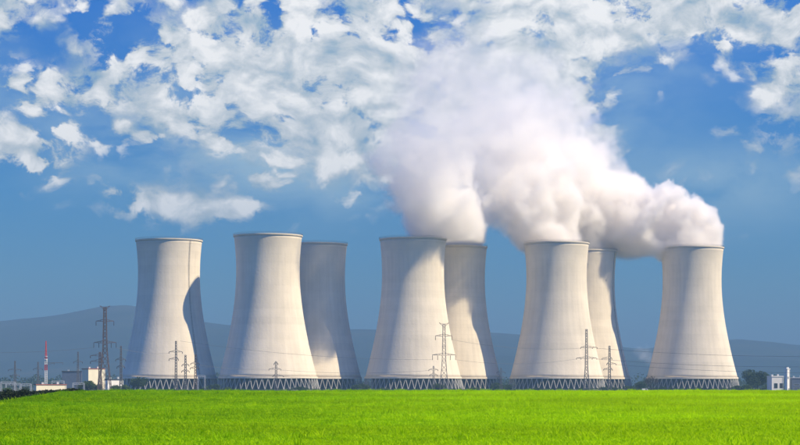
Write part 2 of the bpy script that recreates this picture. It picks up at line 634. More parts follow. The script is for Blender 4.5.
def pylon(px, ytop, ybase, D, label, arms, bw=6.0, tw=1.4, waist=0.45, horns=False, m=None, th=0.22, rz=0.0, group='lattice pylons'):
    """arms: (fraction of the height from the top, left reach, right reach in metres, hang)"""
    m = m or M_pyl
    top = at(px, ytop, D)
    h = top.z
    root = empty('lattice_pylon', (top.x, D, 0), rz)
    tag(root, label, 'pylon', group)
    hz = h * waist

    def half(z):
        if z < h - hz:
            t = z / (h - hz)
            return bw / 2 * (1 - t) + tw / 2 * 1.25 * t
        t = (z - (h - hz)) / hz
        return tw / 2 * (1.25 * (1 - t) + 0.75 * t)
    levels = [0.0]
    z = 0.0
    while z < h - 0.5:
        z += max(half(z) * 2.0, 1.9)
        levels.append(min(z, h))
    for sx in (-1, 1):
        for sy in (-1, 1):
            b = MB()
            for a, c in zip(levels[:-1], levels[1:]):
                b.beam((sx * half(a), sy * half(a), a), (sx * half(c), sy * half(c), c), th)
            b.build('leg', m, root)
    b = MB()
    for i, (a, c) in enumerate(zip(levels[:-1], levels[1:])):
        p, q = half(a), half(c)
        for s in (-1, 1):
            b.beam((-p, s * p, a), (q, s * q, c), th * .55)
            b.beam((p, s * p, a), (-q, s * q, c), th * .55)
            b.beam((s * p, -p, a), (s * q, q, c), th * .55)
            b.beam((s * p, p, a), (s * q, -q, c), th * .55)
        if i % 2 == 0:
            for s in (-1, 1):
                b.beam((-q, s * q, c), (q, s * q, c), th * .6)
                b.beam((s * q, -q, c), (s * q, q, c), th * .6)
    b.build('bracing', m, root)
    ends = []
    for fr, L, Rr, hang in arms:
        za = h * (1 - fr)
        w = half(za)
        b = MB()
        for s, reach in ((-1, L), (1, Rr)):
            if reach <= 0:
                continue
            tip = Vector((s * reach, 0, za + 0.25))
            for yy in (-w, w):
                b.beam((s * w, yy, za), tip, th * .85)
                b.beam((s * w, yy, za + 1.3), tip, th * .7)
            n = max(2, int(reach / 2.0))
            for k in range(1, n):
                t = k / n
                lo = Vector((s * w, 0, za)).lerp(tip, t)
                hi = Vector((s * w, 0, za + 1.3)).lerp(tip, max(0, t - .5 / n))
                b.beam(lo, hi, th * .5)
            ends.append((root, tip, hang))
        arm = b.build('crossarm', m, root)
        if hang > 0:
            spots = []
            for s, reach in ((-1, L), (1, Rr)):
                if reach > 0:
                    spots.append(s * reach)
                if reach > 6.5:
                    spots.append(s * reach * .55)
            for xx in spots:
                c = MB()
                c.beam((xx, 0, za + .2), (xx, 0, za - hang), 0.14, n=6)
                for k in range(4):
                    zz = za - hang * (k + 1) / 5
                    c.beam((xx, 0, zz), (xx, 0, zz - .22), 0.26, n=6)
                c.build('insulator', M_ins, arm)
    if horns:
        b = MB()
        for s in (-1, 1):
            b.beam((0, 0, h - 2.2), (s * 3.2, 0, h + 0.8), th * .8)
            b.beam((s * half(h), 0, h - .2), (s * 3.2, 0, h + .8), th * .6)
        b.build('peak_horns', m, root)
    return root, h, ends


P = {}
P['a'] = pylon(105, 307, 388, 1180, 'tallest red-brown lattice pylon standing by the cream building at left',
               [(0.17, 5.4, 5.4, 2.6), (0.42, 6.8, 6.8, 3.0)], 7.5, 2.0, 0.5, True, M_pyl2, 0.24)
P['b'] = pylon(100, 352, 388, 1150, 'short dark lattice pylon close in front of the tallest pylon at left', [(0.10, 5.6, 2.0, 1.2), (0.24, 5.6, 2.0, 1.2)], 3.0, 1.2, 0.6, False, M_pyl2, 0.2)
P['c'] = pylon(121, 346, 388, 1260, 'slim dark pylon right of the tallest one, before the leftmost tower edge', [(0.30, 3.4, 3.0, 1.0), (0.46, 2.6, 2.4, 1.0)], 2.4, 1.0, 0.7, False, M_pyl, 0.24)
P['d'] = pylon(78, 352, 388, 1420, 'faint slim pylon behind the dark shed roof at left', [(0.26, 3.2, 3.2, 0.8)], 2.6, 1.0, 0.6, False, M_pyl, 0.16)
P['e'] = pylon(15, 361, 388, 1500, 'faint distant pylon at the far left edge above the white gantries', [(0.30, 5.0, 4.6, 0.9), (0.5, 3.4, 3.4, .9)], 3.0, 1.0, 0.6, False, M_pyl, 0.17)
P['f'] = pylon(38, 362, 388, 1560, 'faint small pylon just left of the red and white mast', [(0.25, 3.6, 3.6, 0.8)], 2.6, 1.0, 0.6, False, M_pyl, 0.16)
P['g'] = pylon(176, 341, 386, 1290, 'tallest of three slim pylons in front of the leftmost tower', [(0.22, 4.6, 4.2, 0.9), (0.36, 4.6, 1.6, 0.9)], 2.6, 1.1, 0.75, False, M_pyl, 0.2)
P['h'] = pylon(185.5, 355, 388, 1330, 'middle of three slim pylons in front of the leftmost tower', [(0.28, 2.4, 2.4, 0.8), (0.45, 2.6, 2.6, 0.8)], 2.2, 1.2, 0.75, False, M_pyl, 0.2)
P['i'] = pylon(195.5, 354, 388, 1310, 'right one of three slim pylons in front of the leftmost tower', [(0.26, 3.2, 2.6, 0.8), (0.38, 3.6, 2.4, 0.8)], 2.2, 1.2, 0.75, False, M_pyl2, 0.2)
P['j'] = pylon(276, 361, 389, 1380, 'small lattice pylon in front of the second tower from the left', [(0.10, 1.4, 1.4, 0.6), (0.28, 5.0, 3.4, 0.6), (.5, 2.2, 5.2, .6)], 2.2, 1.3, 0.7, False, M_pyl, 0.18)
P['k'] = pylon(444, 324, 389, 1280, 'big lattice pylon in front of the tower left of centre', [(0.18, 5.6, 5.2, 2.6), (0.46, 7.6, 7.6, 3.2)], 5.6, 2.0, 0.55, True, M_pyl, 0.22)
P['l'] = pylon(433.5, 366, 389, 1340, 'little pylon at the left foot of the big central pylon', [(0.16, 3.2, 3.0, 0.6), (0.36, 2.6, 2.6, 0.6)], 1.8, 1.0, 0.6, False, M_pyl, 0.17)
P['m'] = pylon(501, 368, 389, 1420, 'faint small pylon in the gap right of the shaded central tower', [(0.2, 3.0, 3.0, 0.6), (0.42, 2.6, 2.6, 0.6)], 2.0, 1.0, 0.6, False, M_pyl, 0.17)
P['n'] = pylon(586.5, 329, 388, 1320, 'tall pylon with splayed legs in front of the tower right of centre', [(0.30, 4.0, 7.2, 0.6), (0.47, 6.8, 7.0, 0.6)], 4.2, 1.5, 0.62, False, M_pyl, 0.2)
P['o'] = pylon(609.5, 346, 388, 1400, 'shorter pylon standing right of the tall splayed-leg pylon', [(0.28, 5.4, 1.8, 0.6), (0.40, 2.0, 4.6, 0.6), (.52, 4.2, 2.0, .6)], 2.6, 1.4, 0.7, False, M_pyl, 0.2)


def wire(p0, p1, sag, label, r=0.085):
    p0, p1 = Vector(p0), Vector(p1)
    pts = []
    for k in range(25):
        t = k / 24
        p = p0.lerp(p1, t)
        p.z -= sag * 4 * t * (1 - t)
        pts.append(p - p0)
    b = MB()
    b.tube(pts, r, 4)
    o = b.build('power_line', M_wire, loc=p0)
    tag(o, label, 'power line', 'overhead wires strung between the pylons')


def pend(key, n, drop=0.0):
    root, h, ends = P[key]
    r, tip, hang = ends[n]
    return root.location + tip - Vector((0, 0, max(hang, 0)))


wire(pend('j', 2), pend('i', 1), 1.2, 'overhead wire from the small pylon leftward across the second tower from the left')
wire(pend('j', 3), pend('l', 0), 2.0, 'overhead wire rightward from the small pylon past the second tower from the left')
wire(pend('j', 5), pend('l', 2), 2.4, 'lower overhead wire running right from the small pylon toward the central pylons')
wire(pend('k', 2), at(180, 341, 1290), 3.2, 'long overhead wire from the big central pylon leftward to the slim pylons')
wire(pend('k', 3), pend('n', 2), 3.0, 'lower overhead wire from the big central pylon to the tall splayed-leg pylon')
wire(pend('k', 1), pend('n', 0), 2.6, 'upper overhead wire from the big central pylon to the tall splayed-leg pylon')
wire(pend('n', 1), at(860, 356, 1250), 2.2, 'uppermost overhead wire crossing the rightmost tower', 0.11)
wire(pend('n', 3), at(860, 366, 1250), 2.4, 'middle overhead wire crossing the rightmost tower', 0.11)
wire(pend('o', 3), at(860, 373, 1300), 2.0, 'lowest overhead wire crossing the rightmost tower near its legs', 0.11)
wire(pend('a', 3), pend('g', 0), 1.5, 'overhead wire from the tallest left pylon to the slim pylon before the leftmost tower')
wire(pend('a', 2), at(-40, 352, 1180), 1.5, 'overhead wire from the tallest left pylon off the left edge')


# ------------------------------------------------------------------ foliage
def leaf_mat(name, c, trans=0.25):
    m = bpy.data.materials.new(name)
    m.use_nodes = True
    N = NT(m.node_tree)
    p = N.n['Principled BSDF']
    gi = N.new('ShaderNodeNewGeometry')
    v = N.math('ADD', N.math('MULTIPLY', gi.outputs['Random Per Island'], 0.8), 0.6)
    N.l.new(N.vmath('SCALE', c, scale=v), p.inputs['Base Color'])
    p.inputs['Roughness'].default_value = 0.7
    p.inputs['Specular IOR Level'].default_value = 0.2
    tr = N.new('ShaderNodeBsdfTranslucent')
    N.l.new(N.vmath('SCALE', (c[0] * 1.2, c[1] * 1.3, c[2] * .7), scale=v), tr.inputs['Color'])
    mx = N.new('ShaderNodeMixShader')
    mx.inputs[0].default_value = trans
    N.l.new(p.outputs[0], mx.inputs[1])
    N.l.new(tr.outputs[0], mx.inputs[2])
    N.l.new(mx.outputs[0], N.n['Material Output'].inputs[0])
    return m


M_leafA = leaf_mat('dark_green_leaves', (0.035, 0.060, 0.022))
M_leafB = leaf_mat('mid_green_leaves', (0.055, 0.090, 0.025))
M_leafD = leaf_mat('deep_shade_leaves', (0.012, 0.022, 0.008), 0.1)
M_twig = mat('grey_brown_twigs', (0.07, 0.06, 0.05), 0.9, 0.2, 2.0)
M_bark = mat('brown_bark', (0.06, 0.05, 0.04), 0.95, 0.25, 2.0)


def leaves_mesh(name, lobes, n, size, m, rs):
    """leaf-sized quads through the volume of the lobes (centre, radii)"""
    w = np.array([l[1][0] * l[1][1] * l[1][2] for l in lobes]) ** 0.7
    idx = rs.choice(len(lobes), n, p=w / w.sum())
    c = np.array([l[0] for l in lobes], float)[idx]
    r = np.array([l[1] for l in lobes], float)[idx]
    d = rs.normal(size=(n, 3))
    d /= np.linalg.norm(d, axis=1)[:, None]
    rad = (0.45 + 0.62 * rs.rand(n) ** 0.6)[:, None]
    pos = c + d * r * rad
    u = rs.normal(size=(n, 3)); u /= np.linalg.norm(u, axis=1)[:, None]
    v = np.cross(u, rs.normal(size=(n, 3))); v /= np.linalg.norm(v, axis=1)[:, None]
    s = (size * (0.6 + 0.8 * rs.rand(n)))[:, None]
    V = np.stack([pos - u * s, pos - v * s * .55, pos + u * s, pos + v * s * .55], 1).reshape(-1, 3)
    me = bpy.data.meshes.new(name)
    Fq = np.arange(4 * n)
    me.vertices.add(4 * n); me.vertices.foreach_set('co', V.ravel())
    me.loops.add(4 * n); me.loops.foreach_set('vertex_index', Fq)
    me.polygons.add(n); me.polygons.foreach_set('loop_start', np.arange(0, 4 * n, 4))
    me.update(calc_edges=True)
    me.materials.append(m)
    return me


def lobes_for(w, d, z0, z1, n, rs):
    out = []
    h = z1 - z0
    for k in range(n):
        a = rs.rand() * 6.28
        t = rs.rand()
        rr = math.sqrt(rs.rand()) * (0.36 + .12 * math.sin(t * 3.14))
        r = (0.20 + 0.16 * rs.rand())
        out.append(((rr * w * math.cos(a), rr * d * math.sin(a), z0 + h * (.22 + .56 * t)), (w * r, d * r, h * r * .85)))
    return out


def tree(px, D, w, h, label, m, n=3500, size=0.35, seed=1, name='tree', trunk=0.3, cat='tree', group='trees on the plain', z0=0.0, low=0.22):
    rs = np.random.RandomState(seed)
    X = (px - 400) / F * D
    root = empty(name, (X, D, z0))
    tag(root, label, cat, group)
    lob = lobes_for(w, w, h * low * .6, h, 11, rs)
    b = MB()
    tr = max(0.1, h * 0.03)
    b.beam((0, 0, -.3), (0, 0, h * trunk), tr, tr * .8, n=7)
    b.beam((0, 0, h * trunk), (w * .04, 0, h * .75), tr * .8, tr * .2, n=6)
    b.build('trunk', M_bark, root)
    for k in range(5):
        c = lob[k][0]
        q = MB()
        q.beam((0, 0, h * (trunk * .6 + .06 * k)), c, tr * .5, tr * .12, n=5)
        q.build('limb', M_bark, root)
    link('crown', leaves_mesh('crown', lob, n, size, m, rs), root)
    return root


tree(757.5, 1460, 18.5, 16.2, 'large round dark tree right of the rightmost tower', M_leafA, 6500, 0.5, 3, trunk=.2, low=.05)
tree(737.5, 1480, 6.5, 4.4, 'low dark bush at the right foot of the rightmost tower', M_leafA, 1500, 0.35, 5, 'bush', .2, 'bush', 'bushes by the tower feet', low=0)
tree(139, 1420, 9.5, 11.0, 'dark green tree at the left foot of the leftmost tower', M_leafA, 3000, 0.45, 6)
tree(87, 1210, 9.0, 7.2, 'leafy tree in front of the tall cream building', M_leafB, 2600, 0.4, 8)
tree(96, 1200, 6.5, 5.6, 'smaller leafy tree between the cream building and its low annex', M_leafB, 1900, 0.36, 9)
tree(116, 1190, 5.0, 4.8, 'small tree in front of the low white annex', M_leafB, 1500, 0.34, 10)
tree(205, 1400, 5.0, 3.6, 'low bush right of the three slim pylons', M_leafB, 1200, 0.32, 11, 'bush', .2, 'bush', 'bushes by the tower feet', low=0)
tree(439, 1360, 10.0, 5.2, 'wide bush below the big central pylon', M_leafA, 2000, 0.36, 12, 'bush', .2, 'bush', 'bushes by the tower feet', low=0)
tree(606, 1430, 13.0, 3.6, 'flat wide bush below the shorter pylon right of centre', M_leafA, 2200, 0.34, 13, 'bush', .2, 'bush', 'bushes by the tower feet', low=0)
tree(584, 1440, 7.0, 2.8, 'low bush below the tall splayed-leg pylon', M_leafA, 1200, 0.32, 14, 'bush', .2, 'bush', 'bushes by the tower feet', low=0)
tree(498, 1440, 12.0, 6.5, 'dark bush in the gap right of the shaded central tower', M_leafA, 2000, 0.38, 15, 'bush', .2, 'bush', 'bushes by the tower feet', low=0)
tree(355, 1450, 9.0, 5.0, 'dark bush between the third and fourth towers from the left', M_leafA, 1600, 0.36, 16, 'bush', .2, 'bush', 'bushes by the tower feet', low=0)
tree(641, 1500, 10.0, 8.0, 'dark tree in the gap left of the bare tree', M_leafA, 2200, 0.4, 17)


for px_, D_, w_, h_, lab_ in [
        (6, 1010, 5, 3.4, 'scrubby bush under the wide gantry at the left edge'),
        (25, 1040, 5, 3.6, 'bush between the left gantries and the low cream building'),
        (69, 1080, 5, 3.2, 'bush filling the gap right of the low cream building'),
        (126, 1240, 6, 5.0, 'bush at the foot of the slim pylon by the leftmost tower edge'),
        (152, 1430, 5, 2.8, 'small bush right of the dark tree under the leftmost tower'),
        (214, 1430, 8, 6.0, 'dark shrub in the gap between the two leftmost towers'),
        (228, 1460, 7, 3.2, 'low shrub at the left foot of the second tower from the left'),
        (302, 1465, 9, 3.4, 'wide shrub at the right foot of the second tower from the left'),
        (364, 1470, 8, 6.2, 'shrub in the gap left of the tower with the big pylon'),
        (384, 1465, 6, 2.6, 'little shrub under the shaded left half of the tower with the big pylon'),
        (474, 1465, 7, 3.0, 'little shrub under the lit foot of the shaded central tower'),
        (509, 1470, 6, 5.0, 'shrub at the left foot of the tower right of centre'),
        (538, 1465, 7, 2.4, 'low shrub under the middle of the tower right of centre'),
        (629, 1465, 7, 4.2, 'shrub at the right foot of the tower with the ladder'),
        (664, 1455, 5, 3.6, 'shrub just right of the leafless tree'),
        (700, 1460, 6, 2.2, 'low shrub under the middle of the rightmost tower'),
        (747, 1440, 7, 5.2, 'small dark tree against the left side of the large round tree'),
        (768, 1445, 6, 5.6, 'small tree between the large round tree and the pale blue building')]:
    tree(px_, D_, w_, h_, lab_, M_leafB if px_ % 3 == 0 else M_leafA, int(260 * w_), 0.3, int(px_) + 100, 'bush', .2, 'bush', 'bushes by the tower feet', low=0)


def bare_tree(px, D, w, h, label, seed):
    rs = random.Random(seed)
    X = (px - 400) / F * D
    root = empty('bare_tree', (X, D, 0))
    tag(root, label, 'tree', 'trees on the plain')
    tr = MB(); tw = MB()

    def grow(p, d, L, r, lev):
        q = p + d * L
        (tr if lev < 2 else tw).beam(p, q, r, r * .65, n=5 if lev < 2 else 4)
        if lev >= 5:
            return
        for k in range(3 if lev < 4 else 2):
            nd = (d + Vector((rs.uniform(-.75, .75), rs.uniform(-.75, .75), rs.uniform(-.15, .45)))).normalized()
            grow(p.lerp(q, rs.uniform(.6, 1)), nd, L * rs.uniform(.6, .85), max(r * .6, 0.05), lev + 1)
    for s in range(4):
        grow(Vector((rs.uniform(-1, 1), rs.uniform(-1, 1), -.2)), Vector((rs.uniform(-.35, .35), rs.uniform(-.3, .3), 1)).normalized(), h * .3, .28, 0)
    tr.build('trunk', M_bark, root)
    tw.build('twigs', M_twig, root)


bare_tree(652.5, 1420, 12, 13.5, 'leafless dark tree at the left foot of the rightmost tower', 3)


def hedge(name, px0, px1, D, h, w, n, size, m, label, seed, cat='hedge', z0=0.0):
    rs = np.random.RandomState(seed)
    X0, X1 = (px0 - 400) / F * D, (px1 - 400) / F * D
    root = empty(name, ((X0 + X1) / 2, D, 0))
    L = X1 - X0
    k = max(6, int(L / (w * .7)))
    lob = []
    for i in range(k):
        xx = -L / 2 + L * (i + rs.rand()) / k
        hh = h * (.65 + .5 * rs.rand())
        zg = float(ground_z(root.location.x + xx, D)) if z0 is None else z0
        if z0 is None: hh = max(.3, (4.35 - zg) * (.85 + .25 * rs.rand()))
        lob.append(((xx, rs.uniform(-.4, .4) * w, zg + hh * .45), (w * .75, w * .6, hh * .55)))
    o = link('foliage', leaves_mesh('foliage', lob, n, size, m, rs), root)
    b = MB()
    for c, r in lob[::3]:
        b.beam((c[0], c[1], c[2] - r[2] - .3), (c[0] + .2, c[1], c[2]), .09, .05, n=5)
    b.build('stems', M_bark, root)
    tag(root, label, cat, 'hedges below the towers')


hedge('hedge', 612, 835, 1455, 2.7, 3.0, 11000, 0.33, M_leafA, 'long low dark hedge at the field edge under the rightmost tower', 21)
hedge('hedge', 455, 612, 1470, 2.3, 2.6, 6000, 0.3, M_leafA, 'low dark hedge at the field edge under the tower right of centre', 22)
hedge('hedge', 238, 455, 1475, 2.1, 2.6, 7000, 0.3, M_leafA, 'low dark hedge at the field edge under the second and fourth towers', 23)
hedge('hedge', 60, 238, 1290, 1.9, 2.4, 6000, 0.3, M_leafB, 'low green hedge under the leftmost tower and its pylons', 24)
hedge('hedge', -45, 78, 262, 3.3, 2.2, 26000, 0.16, M_leafD, 'nearly black overgrown hedge behind the falling field edge at far left', 25, z0=None)


# woodland far behind the plant: reads as one mass
def woodland():
    rs = np.random.RandomState(31)
    lob = []
    for D, n, h in ((2500, 230, 15), (2900, 230, 19)):
        for k in range(n):
            X = rs.uniform(-.30, .30) * D
            hh = h * (.6 + .6 * rs.rand()) * (.8 + .35 * math.sin(X * .006 + D))
            lob.append(((X, D + rs.uniform(-60, 60), hh * .45), (9 + 7 * rs.rand(), 9, hh * .55)))
    o = link('woodland', leaves_mesh('woodland', lob, 42000, 1.5, M_leafA, rs))
    tag(o, 'dark blue-green belt of far woodland behind the towers', 'woodland', kind='stuff')


woodland()

# ------------------------------------------------------------------ buildings, mast, gantries, car
M_cream = mat('cream_render', (0.72, 0.66, 0.50), 0.85, 0.06, 0.3)
M_white = mat('white_render', (0.74, 0.72, 0.68), 0.85, 0.06, 0.3)
M_blueg = mat('blue_grey_cladding', (0.10, 0.13, 0.19), 0.6, 0.1, 0.3)
M_dark = mat('dark_roof_sheet', (0.05, 0.06, 0.075), 0.7, 0.2, 0.3)
M_redroof = mat('dull_red_roofing', (0.30, 0.10, 0.07), 0.8, 0.2, 0.5)
M_glass = mat('dark_window_glass', (0.03, 0.04, 0.05), 0.15, 0.1, 0.5, 0.0, 0.6)
M_red = mat('red_mast_paint', (0.55, 0.05, 0.045), 0.5, 0.1, 0.5)
M_whitep = mat('white_mast_paint', (0.75, 0.74, 0.72), 0.5, 0.06, 0.5)
M_gal = mat('pale_galvanised_frame', (0.50, 0.52, 0.54), 0.5, 0.1, 0.5, 0.2)
M_tyre = mat('black_rubber', (0.02, 0.02, 0.02), 0.9, 0.1, 1.0)


def building(name, px0, px1, ytop, D, depth, wallm, roofm, label, win=(), door=None, rz=0.0, parapet=0.5, right_win=0):
    a, b2 = at(px0, ytop, D), at(px1, ytop, D)
    W, h = b2.x - a.x, a.z
    W = (W - depth * math.sin(rz)) / math.cos(rz)
    root = empty(name, ((a.x + b2.x) / 2, D + depth / 2, 0), rz)
    tag(root, label, 'building')
    m = MB(); m.box(-W / 2, W / 2, -depth / 2, depth / 2, -.3, h - parapet); m.build('wall', wallm, root)
    m = MB(); m.box(-W / 2 - .25, W / 2 + .25, -depth / 2 - .25, depth / 2 + .25, h - parapet + .002, h); m.build('roof', roofm, root)
    for x, z, w, hh in win:
        f = MB()
        x0, x1, z0, z1 = -W / 2 + x - w / 2, -W / 2 + x + w / 2, z, z + hh
        y = -depth / 2
        t = .12
        f.box(x0 - t, x1 + t, y - .08, y - .003, z0 - t, z0)
        f.box(x0 - t, x1 + t, y - .08, y - .003, z1, z1 + t)
        f.box(x0 - t, x0, y - .08, y - .003, z0 + .002, z1 - .002)
        f.box(x1, x1 + t, y - .08, y - .003, z0 + .002, z1 - .002)
        fo = f.build('window', M_gal, root)
        g = MB(); g.box(x0 + .002, x1 - .002, y - .045, y - .005, z0 + .002, z1 - .002); g.build('pane', M_glass, fo)
    if door:
        x, w, hh = door
        g = MB(); g.box(-W / 2 + x - w / 2, -W / 2 + x + w / 2, -depth / 2 - .1, -depth / 2 - .003, 0, hh); g.build('door', M_blueg, root)
    for k in range(2):
        g = MB()
        x = W * (-.25 + .5 * k)
        g.box(x - .7, x + .5, -.6, .7, h + .002, h + .9 + .3 * k)
        g.box(x - .8, x + .6, -.7, .8, h + .9 + .3 * k + .002, h + 1.05 + .3 * k)
        g.build('roof_unit', M_gal, root)
    g = MB()
    g.beam((W / 2 - .5, -depth / 2 - .14, 0), (W / 2 - .5, -depth / 2 - .14, h - parapet), .09, n=6)
    g.build('downpipe', M_gal, root)
    return root, W, h


building('tall_building', 81, 104, 368.5, 1330, 9, M_cream, M_redroof, 'tall windowless cream building beside the tallest pylon', [(2.4, 1.4, 1.6, 1.8)], (6, 2.2, 2.6), rz=R(38))
building('annex_building', 105, 122.5, 379, 1320, 4, M_white, M_dark, 'low white annex right of the tall cream building', [(2.0, 2.0, 1.3, 1.5), (8.2, 2.0, 1.3, 1.5)], (5, 1.6, 2.4), rz=R(34), parapet=.8)
building('low_building', 34, 65, 384.3, 1060, 4, M_cream, M_redroof, 'long low cream building with red roof edge under the mast', [(2, 0.9, 1.0, 1.0), (6, .9, 1, 1), (12, .9, 1, 1)], None, rz=R(30), parapet=.45)
building('dark_shed', 62, 82, 371, 1560, 14, M_blueg, M_dark, 'dark blue shed behind the gantries left of the cream building', [], (5, 4, 4.5), parapet=.9)
building('blue_building', 770, 783.5, 376, 1420, 12, M_white, M_white, 'low pale blue building right of the large round tree', [(3.0, 2.2, 2.6, 3.6), (7.2, 2.2, 2.6, 3.6)], None, rz=R(6), parapet=.7)
building('white_tower_building', 784.8, 790.2, 368.7, 1410, 2.6, M_white, M_white, 'narrow white tower block beside the pale blue building', [(1.0, 9.0, 0.8, 1.6)], (2.0, 1.0, 2.2), rz=R(40))
building('blue_shed', 792, 806, 377.5, 1425, 12, M_blueg, M_gal, 'blue shed with pale stripes cut by the right edge', [(3.5, 2.0, 4.2, .7), (3.5, 4.4, 4.2, .7)], None, parapet=.6)


def mast():
    D = 1075
    top = at(46, 341, D)
    root = empty('radio_mast', (top.x, D, 0))
    tag(root, 'slim mast painted in red and white bands above the low cream building', 'mast')
    h = top.z
    cuts = [0, .30, .44, .55, .66, 1.0]
    for k in range(5):
        b = MB()
        z0, z1 = h * cuts[k], h * cuts[k + 1]
        w = .55 if k < 4 else .42
        for sx in (-1, 1):
            for sy in (-1, 1):
                b.beam((sx * w, sy * w, z0), (sx * w * (.3 if k == 4 else 1), sy * w * (.3 if k == 4 else 1), z1), .13)
        z = z0
        while z < z1 - .3:
            zz = min(z + 1.1, z1)
            for s in (-1, 1):
                ww = w * (1 - .7 * (z - z0) / (z1 - z0)) if k == 4 else w
                b.beam((-ww, s * ww, z), (ww, s * ww, zz), .09)
                b.beam((s * ww, ww, z), (s * ww, -ww, zz), .09)
            z = zz
        b.build('mast_section', M_red if k in (0, 2, 4) and k != 0 else (M_whitep if k != 0 else M_whitep), root)
    b = MB()
    zc = at(46, 363, D).z
    b.beam((-.5, 0, zc), (9.4, 0, zc + .1), .16)
    b.beam((.5, 0, zc - 1.2), (4.5, 0, zc), .12)
    for xx in (4.5, 9.2):
        b.beam((xx, 0, zc), (xx, 0, zc - 1.1), .12)
    b.build('crossarm', M_pyl, root)
    for dz in (1.6, 3.4):
        b = MB(); b.lathe([(.02, zc + dz), (.9, zc + dz + .12), (.9, zc + dz + .3), (.02, zc + dz + .3)], 12)
        b.build('dish_platform', M_whitep, root)


mast()


def gantry(px0, px1, ytop, D, label, th=.2):
    a, b2 = at(px0, ytop, D), at(px1, ytop, D)
    W, h = b2.x - a.x, a.z
    root = empty('switchyard_gantry', (a.x, D, 0))
    tag(root, label, 'gantry', 'pale steel gantries in the switchyard')
    for x in (0, W):
        b = MB()
        for s in (-1, 1):
            b.beam((x + s * .45, 0, 0), (x + s * .2, 0, h), th * .8)
        n = 6
        for k in range(n):
            z0, z1 = h * k / n, h * (k + 1) / n
            s = 1 if k % 2 else -1
            b.beam((x + s * .4, 0, z0), (x - s * .3, 0, z1), th * .5)
        b.build('post', M_gal, root)
    b = MB()
    b.beam((0, 0, h), (W, 0, h), th); b.beam((0, 0, h - .9), (W, 0, h - .9), th * .8)
    n = max(3, int(W / 1.2))
    for k in range(n):
        b.beam((W * k / n, 0, h - (.9 if k % 2 else 0)), (W * (k + 1) / n, 0, h - (0 if k % 2 else .9)), th * .5)
    bo = b.build('crossbeam', M_gal, root)
    for k in range(3):
        c = MB()
        xx = W * (k + 1) / 4
        c.beam((xx, 0, h - .9), (xx, 0, h - 2.3), .15, n=6)
        c.build('insulator', M_ins, bo)


gantry(1, 15, 382, 980, 'wide pale gantry at the left edge above the black hedge')
gantry(6, 20, 383.5, 1090, 'pale gantry just behind the one at the left edge')
gantry(21, 31, 384, 1020, 'small pale gantry left of the low cream building')
gantry(52, 64, 381, 1180, 'pale gantry rising behind the right end of the low cream building')
gantry(73, 84, 383, 1100, 'pale gantry between the low cream building and the tall cream building')
gantry(198, 205, 375.5, 1350, 'narrow white gantry at the right foot of the leftmost tower')


def car():
    D = 1300
    p = at(645.5, 388.5, D)
    root = empty('white_van', (p.x, D, 0), R(4))
    z = 0.9
    tag(root, 'small white van at the field edge near the bare tree', 'van')
    m = MB()
    prof = [(-2.3, .35), (2.3, .35), (2.4, 1.0), (1.6, 1.15), (.9, 2.0), (-2.3, 2.05)]
    n = len(prof)
    vs = [(x, y, zz + .15) for y in (-.9, .9) for x, zz in prof]
    m.add(vs, [tuple(range(n)), tuple(range(2 * n - 1, n - 1, -1))] + [(k, n + k, n + (k + 1) % n, (k + 1) % n) for k in range(n)])
    m.build('body', M_whitep, root)
    m = MB(); m.box(-.4, .9, -.915, -.902, 1.35, 1.95); m.build('side_window', M_glass, root)
    for x in (-1.5, 1.5):
        for s in (-1, 1):
            m = MB()
            m.beam((x, s * .72, .36), (x, s * .95, .36), .36, n=14)
            m.build('wheel', M_tyre, root)


car()


